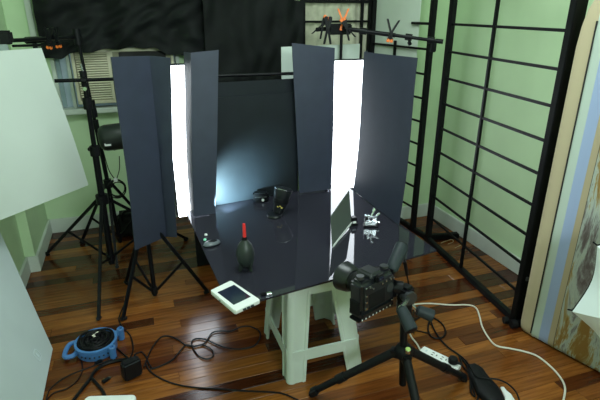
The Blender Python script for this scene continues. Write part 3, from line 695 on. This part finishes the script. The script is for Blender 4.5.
MB().prism([q-nz*.003 for q in s0], nz*.0042).build('display', M['screen'], ph)
for t in (.35, .5, .65): MB().box(c[1].lerp(c[2], t)-nz*.009, (.012, .012, .006), (u_.normalized(), v_.normalized(), nz)).build('port', M['greyh'], ph)
MB().box(c[0].lerp(c[1], .42)-nz*.008, (.008, .012, .008), (u_.normalized(), v_.normalized(), nz)).build('button', M['chrome'], ph, bevel=.002)
q = P0(268, 295); pg2 = thing('cable_plug', 'tiny silver plug with black sleeve at the table edge beside the white phone', 'plug', q)
MB().box(q+V((.004, 0, .006)), (.022, .014, .009)).build('metal_tip', M['chrome'], pg2, bevel=.002)
MB().box(q+V((-.016, .004, .006)), (.024, .014, .011)).build('sleeve', M['rubber'], pg2, bevel=.003)

# ============================================================ CAMERA ON TRIPOD
cp = at(372, 290, Y=1.275); D = V((-.34, .93, -.05)).normalized(); Rr = D.cross(V((0, 0, 1))).normalized(); Uu = Rr.cross(D)
cm = thing('dslr_camera', 'black camera with wide lens hood mounted on the tripod, aimed over the table', 'camera', cp)
A = (Rr, D, Uu); KC = 1.07; L3 = lambda x, y, z: cp+(Rr*x+D*y+Uu*z)*KC
def lbox(x, y, z, sx, sy, sz): return MB().box(L3(x, y, z), (sx*KC, sy*KC, sz*KC), A)
lbox(0, 0, .003, .158, .062, .110).build('body', M['camera'], cm, bevel=.014, seg=3)
lbox(.052, .030, -.005, .045, .045, .110).build('hand_grip', M['rubber'], cm, bevel=.014, seg=3)
lbox(0, .002, -.058, .156, .064, .028).build('battery_grip', M['camera'], cm, bevel=.010)
pr = MB().hexa(L3(-.038, -.030, .055), L3(.030, -.030, .055), L3(.030, .045, .055), L3(-.038, .045, .055), L3(-.028, -.022, .073), L3(.022, -.022, .073), L3(.022, .038, .075), L3(-.028, .038, .075))
pr.build('viewfinder_hump', M['camera'], cm, bevel=.007, seg=3)
lbox(-.003, -.034, .058, .034, .012, .024).build('eyecup', M['rubber'], cm, bevel=.004)
lbox(-.003, -.041, .058, .020, .002, .012).build('eyepiece', M['screen'], cm)
lbox(-.010, -.0295, -.012, .078, .004, .056).build('rear_display', M['rubber'], cm, bevel=.002)
for x, z in ((.052, .036), (.066, .034), (-.060, .040), (-.046, .041), (-.030, .030), (.012, .033), (.030, .036), (.060, -.046), (-.060, -.030), (-.060, -.008), (-.060, .014)):
    MB().cyl(L3(x, -.029, z), L3(x, -.035, z), .0042, n=10).build('button', M['steel'], cm)
MB().cyl(L3(.050, -.029, .004), L3(.050, -.034, .004), .017, n=20).build('control_dial', M['darksteel'], cm)
MB().cyl(L3(.055, 0, .062), L3(.055, 0, .070), .015, n=18).build('mode_dial', M['darksteel'], cm)
MB().cyl(L3(-.055, 0, .062), L3(-.055, 0, .072), .014, n=18).build('mode_dial', M['darksteel'], cm)
MB().lathe(L3(0, .028, .0), D, [(.036, 0), (.036, .014), (.034, .016), (.034, .050), (.037, .052), (.037, .072), (.034, .074), (.020, .074)], 28).build('lens_barrel', M['camera'], cm); lb = COL.objects[-1]
MB().lathe(L3(0, .060, .0), D, [(.0375, 0), (.0382, .002), (.0382, .018), (.0375, .020)], 28).build('zoom_ring', M['rubber'], lb)
MB().lathe(L3(0, .094, .0), D, [(.040, -.012), (.048, .0), (.056, .040), (.053, .040), (.046, .004), (.034, .002)], 32).build('lens_hood', M['camera'], lb)
MB().cyl(L3(0, .098, 0), L3(0, .101, 0), .034, n=28).build('front_glass', M['screen'], lb)
lbox(0, .0, -.075, .165, .042, .010).build('mounting_plate', M['blackpl'], cm, bevel=.002)
for k in range(9): lbox(-.066+k*.0165, -.0215, -.075, .004, .002, .005).build('scale_mark', M['white'], cm)
lbox(.080, 0, -.015, .009, .042, .130).build('side_plate', M['blackpl'], cm, bevel=.002)
lbox(-.078, .0, -.03, .012, .04, .05).build('port_cover', M['rubber'], cm, bevel=.003)

tp = thing('tripod', 'black tripod with grey handled pan head, spread low under the camera', 'tripod', (.856, 1.27, 0))
hx = V((.850, 1.270, .300)); kx = V((.836, 1.270, 0))
up_ = lambda z: V((.853-.02*(z-.3)/.28, 1.27, z))
MB().cyl(up_(.14), up_(.50), .0145, n=16).build('centre_column', M['black'], tp)
MB().lathe(up_(.275), (0, 0, 1), [(.022, 0), (.034, .006), (.036, .03), (.030, .045), (.020, .055)], 18).build('collar', M['blackpl'], tp)
MB().cyl(up_(.318)+V((.0, -.030, .0)), up_(.334)+V((.0, -.032, 0)), .011, n=14).build('level_mount', M['chrome'], tp)
MB().cyl(up_(.333)+V((.0, -.032, 0)), up_(.337)+V((.0, -.0325, 0)), .009, n=14).build('bubble_level', M['lcd'], tp)
feet = [V((.554, 1.471, .012)), V((1.222, 1.333, .012)), V((.792, .912, .012))]
for i, ft in enumerate(feet):
    s = up_(.292); d = (ft-s); dd = V((d.x, d.y, 0)).normalized(); s = s+dd*.03; d = ft-s
    MB().box(s+V((0, 0, -.004)), (.036, .032, .036), (dd, V((-dd.y, dd.x, 0)), V((0, 0, 1)))).build('leg_hinge', M['blackpl'], tp, bevel=.004)
    lg = MB().cyl(s, s+d*.60, .0170, .0160, 14).build('leg', M['rubber'], tp)
    MB().cyl(s+d*.57, s+d*.66, .0192, n=14).build('leg_lock', M['blackpl'], lg)
    MB().cyl(s+d*.63, s+d*.93, .0140, n=14).build('leg_section', M['black'], lg)
    k = s+d*.94; m = MB().cyl(k-d*.03, k+d*.03, .017, n=12); m.box(k+V((-dd.y, dd.x, 0))*.018, (.03, .012, .022), (d.normalized(), V((-dd.y, dd.x, 0)), d.normalized().cross(V((-dd.y, dd.x, 0)))))
    m.build('leg_lock', M['blackpl'], lg)
    MB().lathe(ft+V((0, 0, -.011)), -d, [(.010, 0), (.014, .004), (.013, .02), (.008, .03)], 12).build('rubber_foot', M['rubber'], lg)
# three way head
hb = up_(.50)
MB().cyl(hb-V((0, 0, .02)), hb+V((0, 0, .03)), .028, n=18).build('pan_base', M['blackpl'], tp)
MB().box(hb+V((0, 0, .055)), (.05, .05, .07), (Rr, D, V((0, 0, 1)))).build('tilt_block', M['blackpl'], tp, bevel=.010)
MB().cyl(hb+V((.0, -.035, .055)), hb+V((0, .035, .055)), .026, n=18).build('tilt_axis', M['darksteel'], tp)
pe = L3(.088, 0, -.02); MB().cyl(hb+V((-.005, .01, .075)), pe, .024, n=16).build('tilt_arm', M['blackpl'], tp)
MB().box(pe, (.012, .06, .07), A).build('quick_release_plate', M['blackpl'], tp, bevel=.004)
def grip(p0, p1, r, nm='pan_handle'):
    p0, p1 = V(p0), V(p1); d = p1-p0; L = d.length
    MB().lathe(p0, d, [(r*.7, 0), (r*.95, L*.06), (r, L*.2), (r*1.12, L*.86), (r*1.08, L*.97), (r*.8, L)], 16).build(nm, M['greyh'], tp); gh = bpy.data.objects[-1] if False else COL.objects[-1]
    MB().lathe(p1-d*.05, d, [(r*.9, 0), (r*.95, L*.06), (r*.6, L*.09)], 16).build('handle_cap', M['blackpl'], gh)
h1a, h1b = at(391, 271, Y=1.30), at(402.5, 245, Y=1.36)
MB().cyl(pe+V((.0, .0, .03)), h1a+(h1b-h1a)*.08, .008).build('handle_rod', M['black'], tp)
grip(h1a, h1b, .0225)
h2a, h2b = at(401, 308, Y=1.17), at(412, 331, Y=1.10)
MB().cyl(hb+V((0, -.02, .05)), h2a, .010).build('handle_rod', M['steel'], tp); grip(h2a, h2b, .020)
h3a, h3b = at(417, 310, Y=1.27), at(433, 316, Y=1.24)
MB().cyl(hb+V((.0, 0, .03)), h3a, .008).build('handle_rod', M['chrome'], tp); grip(h3a, h3b, .021)
rc = thing('remote_cable', 'thin black cord hanging from the camera handle to the floor', 'cord', at(405, 262, Y=1.36))
pth = spline([at(402, 252, Y=1.385), at(405, 262, Y=1.40), at(407, 275, Y=1.42), at(410, 290, Y=1.44), at(413, 303, Y=1.47), V((1.15, 1.64, .05)), V((1.20, 1.70, .006)), V((1.25, 1.66, .005))])
MB().tube(pth, .0034).build('cord', M['cord'], rc)
MB().cyl(at(404.5, 261, Y=1.398), at(407, 274, Y=1.418), .007).build('cord_relief', M['cord'], rc)

# ============================================================ FLOOR CLUTTER RIGHT
a, b = at(424, 350, Z=.03), at(456, 365, Z=.03); d = V((b.x-a.x, b.y-a.y, 0)); L = d.length; d.normalize(); sd = V((-d.y, d.x, 0))
ps = thing('power_strip', 'white power strip with a black plug lying behind the right tripod leg', 'power strip', (a+b)/2*1.0-V((0, 0, .03)))
c = V(((a.x+b.x)/2, (a.y+b.y)/2, .0))
MB().box(c+V((0, 0, .0165)), (L+.03, .056, .031), (d, sd, V((0, 0, 1)))).build('housing', M['white'], ps, bevel=.005)
for t in (-.16, .13):
    q = c+d*L*t+V((0, 0, .0323))
    for x, y in ((-.009, .008), (-.009, -.008), (.010, 0)): MB().box(q+d*x+sd*y, (.004, .010, .0016), (sd, d, V((0, 0, 1))) if x < 0 else (d, sd, V((0, 0, 1)))).build('socket_hole', M['dark'], ps)
MB().box(c-d*L*.42+V((0, 0, .0326)), (.008, .014, .004), (d, sd, V((0, 0, 1)))).build('switch', M['gboard2'], ps, bevel=.001)
pg = thing('mains_plug', 'round black plug pushed into the end of the white power strip', 'plug', c+d*L*.40+V((0, 0, .0335)))
q = c+d*L*.40+V((0, 0, .0335))
MB().lathe(q, (0, 0, 1), [(.016, 0), (.021, .004), (.022, .018), (.018, .028), (.008, .030)], 16).build('plug_body', M['rubber'], pg)
MB().cyl(q+V((0, 0, .014))+d*.015, q+V((0, 0, .012))+d*.040, .007, .005).build('cord_relief', M['rubber'], pg)
wc = thing('white_cable', 'long cream white cord running from the power strip across the right floor', 'cord', at(480, 315, Z=0))
ww = [V(((c-d*(L/2+.015)).x, (c-d*(L/2+.015)).y, .014))]+[V((*at(x, y, Z=.005).xy, .005)) for x, y in ((417, 344), (411, 336), (405, 322), (404, 308), (414, 304.5), (430, 303.5), (450, 305), (468, 305), (476, 308), (479.5, 316), (482, 326), (488, 337), (496, 345.5), (510, 348.5), (524, 351.5), (537, 356), (550, 366), (560, 377), (565, 388), (563, 403))]
MB().tube(spline(ww), .0042, 8).build('cord', M['whitecord'], wc)
def cord(label, px, r=.0036, z=None, name='power_cable', g=None, mt='cord'):
    z = z or r+.0006
    o = MB().tube(floorpath(px, z), r).build(name, M[mt], origin=at(*px[0], Z=0)); return tag(o, label, 'cord', g)
cord('black cord looping beside the grey tripod handle above the power strip', [(412, 322), (423, 316), (434, 318), (443, 325), (445.5, 333), (441, 338), (432, 337), (428, 329), (430, 319)], .0042)
cord('black cord running from the loop over the power strip end toward the pouch', [(431, 322), (435, 331), (441, 340), (449, 348), (457, 353.5), (465, 360), (470, 369), (473.5, 381), (479, 392), (476, 404)], .0042, .0075)
cord('black cord doubled beside the long black pouch', [(459, 356), (463, 366), (469, 374), (472, 386), (475, 396), (471, 392), (470, 379), (467, 366), (461, 358)], .004, .006)
cord('black cord curving right across the long black pouch', [(466, 360), (472, 370), (476, 376), (486, 378), (498, 379.5), (508, 384), (516, 392), (520, 402)], .0036, .039)
pu = thing('adapter_pouch', 'long flat black pouch on the floor at the lower right', 'pouch', at(488, 382, Z=0))
pa = [at(x, y, Z=.03) for x, y in ((467.5, 363.5), (475, 362), (482, 366), (490, 377), (499, 386), (505, 397), (503, 403), (494, 404), (484, 396), (478, 391), (473, 380), (469, 371))]
zf = lambda q, z, s: V((*(cpu+(q-cpu)*s).xy, z))
cpu = sum(pa, V())/len(pa)
MB().rings([[zf(q, .001, .96) for q in pa], [zf(q, .010, 1.02) for q in pa], [zf(q, .024, 1.0) for q in pa], [zf(q, .033, .86) for q in pa]]).build('body', M['rubber'], pu, smooth=50)
wt = [at(x, y, Z=.012) for x, y in ((500.5, 386), (504, 386), (507, 390), (511, 393), (515, 399), (517, 404), (506, 404), (505, 396))]
tag(MB().prism([V((q.x, q.y, .001)) for q in wt], (0, 0, .009)).build('paper_tag', M['white'], bevel=.002, origin=at(508, 396, Z=0)), 'torn white tag sticking out from under the black pouch', 'tag')
for k, (l, px) in enumerate((('longer pale tie scrap under the foot of the grid screen', [(441, 243), (446, 241), (452, 239.5), (453, 242), (448, 244)]), ('shorter pale tie scrap nearer the base rail of the grid screen', [(455, 248), (459, 246), (463, 244.5), (464, 247)]))):
    tag(MB().tube(floorpath(px, .003), .0022).build('cable_tie', M['twig'], origin=at(*px[0], Z=0)), l, 'cable tie')

# mattress
mo = V((1.700, 1.497, 0)); md = V((.3015, -.9535, 0)).normalized(); mn = V((.9535, .3015, 0))
mt = thing('mattress', 'thick mattress on edge with striped border and mottled brown print', 'mattress', mo)
prof = []
for q in ((-.046, .05), (-.046, .03), (-.040, .012), (-.026, .003), (-.008, .0), (.020, -.003), (.026, -.006), (.031, -.002), (.09, -.004), (.25, -.008), (.45, -.006), (.52, .02), (.53, .07), (.50, .13), (.02, .13), (-.03, .11)): prof.append(q)
ringsm = []
for z, ins, iy in ((.006, .050, .25), (.012, .030, .12), (.03, .012, .04), (.06, 0, 0), (.5, -.003, 0), (1.0, -.003, 0), (1.36, 0, 0), (1.44, .02, .01), (1.50, .06, .03), (1.545, .13, .06), (1.575, .23, .10), (1.592, .36, .2), (1.6, .55, .4)):
    cx, cy = .24, .06
    ringsm.append([(q[0]+(cx-q[0])*ins, q[1]+(cy-q[1])*iy, z) for q in prof])
mm = MB().rings(ringsm)
mo_ = mm.build('cover', M['mattress'], None, smooth=60)
mo_.parent = mt; ORG[mo_.name] = mo
mo_.rotation_euler = (0, 0, math.atan2(md.y, md.x))
W2 = lambda s, t, z: mo+md*s+mn*t+V((0, 0, z))
MB().tube([W2(.026, -.006, z) for z in (.03, .3, .6, .9, 1.2, 1.46)], .0035).build('piping', M['dark'], mt)
# photographic umbrella
C0 = V((1.722, .862, .55)); E1 = V((.676, -.676, .297)).normalized(); E2 = V((-.21, .21, .955)).normalized(); E3 = E1.cross(E2).normalized()
if E3.dot(V((-1, -1, 0))) < 0: E3 = -E3
um = thing('photo_umbrella', 'white scalloped umbrella with black backing entering at the right edge before the mattress', 'umbrella', (1.75, .85, 0))
def canopy(off, sc_, m, nm):
    mb = MB(); Rr_ = .37*sc_
    for k in range(8):
        a0, a1 = PI+k*PI/4, PI+(k+1)*PI/4
        def f(u, v):
            a = a0+(a1-a0)*u; chord = math.cos(PI/8)/math.cos((u-.5)*PI/4); scal = 1-.075*math.sin(PI*u)
            r = Rr_*v*(1+(chord-1)*v)*(1+(scal-1)*v**3)
            return C0+E1*math.cos(a)*r+E2*math.sin(a)*r+E3*(.11*(1-v*v)+off-.012*math.sin(PI*u)*v)
        mb.grid(f, 8, 8)
    return mb.build(nm, m, um, smooth=50)
canopy(0, 1, M['umb'], 'canopy'); canopy(-.014, 1.0, M['cloth'], 'black_backing')
for k in range(8):
    a = PI+k*PI/4; e_ = E1*math.cos(a)+E2*math.sin(a)
    MB().tube([C0+E3*.094, C0+e_*.2+E3*.062, C0+e_*.385-E3*.016], .003).build('rib', M['black'], um)
MB().cyl(C0+E3*.12, C0-E3*.26, .006).build('shaft', M['steel'], um)
MB().cyl(C0-E3*.10, V((*(C0-E3*.10).xy, .0)), .012).build('pole', M['black'], um)
b_ = C0-E3*.10; MB().lathe((b_.x, b_.y, 0), (0, 0, 1), [(.09, 0), (.09, .012), (.02, .02), (.014, .05)], 20).build('base', M['black'], um)

# ============================================================ FLOOR CLUTTER LEFT
p = V((*at(96.8, 345, Z=.028).xy, 0)); rl = thing('cable_reel', 'round blue cable reel with black cable wound inside on the left floor', 'cable reel', p)
R = .090
MB().lathe(p, (0, 0, 1), [(R-.012, .004), (R-.004, .001), (R, .008), (R+.001, .046), (R+.005, .050), (R+.005, .058), (R-.006, .059), (R-.008, .020)], 36).build('drum', M['blue'], rl)
MB().lathe(p, (0, 0, 1), [(R-.012, .006), (R-.012, .048), (.045, .058), (.03, .060), (.002, .060)], 30).build('core', M['rubber'], rl)
for k in range(9):
    rr = .077-.0075*k; MB().tube([p+V((rr*math.cos(a*PI/14)+.004*math.sin(k*2), rr*math.sin(a*PI/14)+.004*math.cos(k*3), .060+.006*math.sin(a*.7+k*2))) for a in range(28)], .0055, 6, True).build('wound_cable', M['cord'], rl)
MB().tube(spline([p+V(q) for q in ((-.03, .02, .075), (.0, .01, .08), (.02, .03, .078), (.01, -.01, .082), (-.01, -.02, .078))]), .005).build('wound_cable', M['cord'], rl)
MB().bar(p+V((-.012, .0, .082)), p+V((.014, .026, .082)), .009, .004).bar(p+V((-.005, -.004, .083)), p+V((.006, -.016, .083)), .009, .004).build('tie', M['whitecord'], rl, bevel=.001)
hd = []
for a in range(20):
    t = a*2*PI/20; ex, ey = .030*math.copysign(abs(math.cos(t))**.7, math.cos(t)), .052*math.copysign(abs(math.sin(t))**.7, math.sin(t))
    hd.append(p+V((-.108+ex*.9+ey*.15, .005+ey, .026)))
MB().tube(hd, .011, 8, True).build('handle', M['blue'], rl)
for x, y in ((.108, .046), (.072, -.086)):
    q = p+V((x, y, 0)); m = MB().lathe(q, (0, 0, 1), [(.012, .001), (.015, .004), (.017, .062), (.014, .066), (.009, .066), (.008, .05)], 14)
    m.bar(q+V((0, 0, .045)), p+V((x*.72, y*.72, .045)), .02, .022); m.build('leg_post', M['blue'], rl)
for k in range(7):
    a = -2.3+.22*k; q = p+V((math.cos(a)*(R+.0015), math.sin(a)*(R+.0015), .026)); MB().box(q, (.006, .006, .006)).build('slot', M['dark'], rl)
ch = thing('power_adapter', 'black box shaped power adapter standing on the floor right of the blue reel', 'adapter', at(132, 378, Z=0))
q0, q1 = at(126, 383.5, Z=0), at(143.5, 375, Z=0); dd = (q1-q0); w = dd.length; dd.normalize(); sd = V((-dd.y, dd.x, 0))
cc_ = (q0+q1)/2+sd*.024
MB().box(cc_+V((0, 0, .044)), (w, .048, .086), (dd, sd, V((0, 0, 1)))).build('housing', M['blackpl'], ch, bevel=.007, seg=3)
MB().box(cc_+V((0, 0, .0872)), (w*.78, .028, .002), (dd, sd, V((0, 0, 1)))).build('top_panel', M['rubber'], ch)
MB().box(cc_-sd*.0235+V((0, 0, .082)), (w*.86, .002, .002), (dd, sd, V((0, 0, 1)))).build('seam', M['greyh'], ch)
gl_ = 'black cords on the left floor'
cord('black cord knotted in loops on the open floor left of the stool', [(144, 367), (151, 350), (160, 338), (168, 336), (177, 339), (185, 344.5), (193, 346.5), (203, 345), (212, 350), (213, 356), (207, 359), (199, 356), (193, 348), (192, 341), (198, 338.5), (207, 340), (218, 345), (228, 348), (241, 349), (254, 346), (260, 338), (259, 331), (250, 326.5), (241, 327), (231, 331), (220, 331), (212, 333), (207, 340), (203, 344), (194, 346), (186, 345), (181, 350), (172, 360), (158, 367), (150, 369)], .0036, .0062)
cord('long black cord curving from the adapter to the front of the stool', [(146, 364), (150, 371), (160, 378), (175, 384), (195, 387.5), (220, 389), (245, 391), (270, 392), (284, 394), (300, 401)], .0036)
cord('black cord trailing from the light stand foot past the blue reel', [(125, 303), (121, 312), (119, 320), (124, 329), (130, 335), (133, 346), (132, 354), (128, 360)], .0034)
cord('thin black cord curling left of the blue reel down to the near edge', [(79, 353), (82, 364), (82, 372), (76, 382), (66, 389), (54, 393), (47, 400), (45, 408)], .0026)
cord('thin black cord arching beside the leaning grey board', [(46, 400), (49, 391), (58, 382), (72, 374), (88, 368), (104, 362), (118, 357)], .0026, .0055)
cord('thick black cord running from the adapter to the lower left corner', [(128, 359), (115, 361), (104, 364.5), (95, 371), (90, 379), (83, 388), (76, 397), (70, 405)], .0075)
cord('short thick black cord end crossing toward the white tray', [(91, 377), (97, 384), (102, 390), (105, 396)], .0065, .0075)
cord('black cord from the reel to the black power adapter', [(113, 345), (120, 351), (128, 358), (131, 361)], .004)
cord('black cord leaving the power adapter rightward along the floor', [(134, 355), (141, 352), (146, 357), (149, 364), (153, 369)], .0034)
for (x, y), l in (((106, 381.5), 'small black connector lying nearer the white tray'), ((98.5, 363.5), 'small black connector beside the blue reel and thick cord')):
    q = at(x, y, Z=0); tc = thing('cable_connector', l, 'connector', q); dd = V((.8, .6, 0))
    sdd = V((-.6, .8, 0)); MB().box(q+V((0, 0, .007)), (.032, .016, .012), (dd, sdd, V((0, 0, 1)))).build('shell', M['blackpl'], tc, bevel=.002)
    MB().box(q+dd*.018+V((0, 0, .007)), (.010, .012, .006), (dd, sdd, V((0, 0, 1)))).build('tip', M['darksteel'], tc)
q0, q1 = at(86, 396, Z=.03), at(137, 394.5, Z=.03); dd = V((q1.x-q0.x, q1.y-q0.y, 0)); w = dd.length; dd.normalize(); sd = V((dd.y, -dd.x, 0)); cc_ = (q0+q1)/2+sd*.07; cc_.z = 0
wt = thing('white_tray', 'white rounded plastic lid at the bottom edge below the black adapter', 'lid', cc_)
def rr(s, z, r=.018):
    out = []
    for sx, sy, a0 in ((1, 1, 0), (-1, 1, PI/2), (-1, -1, PI), (1, -1, 1.5*PI)):
        for k in range(5):
            a = a0+k*PI/8; out.append(cc_+(dd*(sx*(w/2-r)+r*math.cos(a))-sd*(sy*(.07-r)+r*math.sin(a)))*s+V((0, 0, z)))
    return out
MB().rings([rr(.97, .001), rr(1, .004), rr(1, .024), rr(.98, .030)]).build('lid', M['white'], wt, smooth=40)
MB().rings([rr(.86, .0295), rr(.85, .0315)]).build('raised_panel', M['white'], wt, smooth=40)
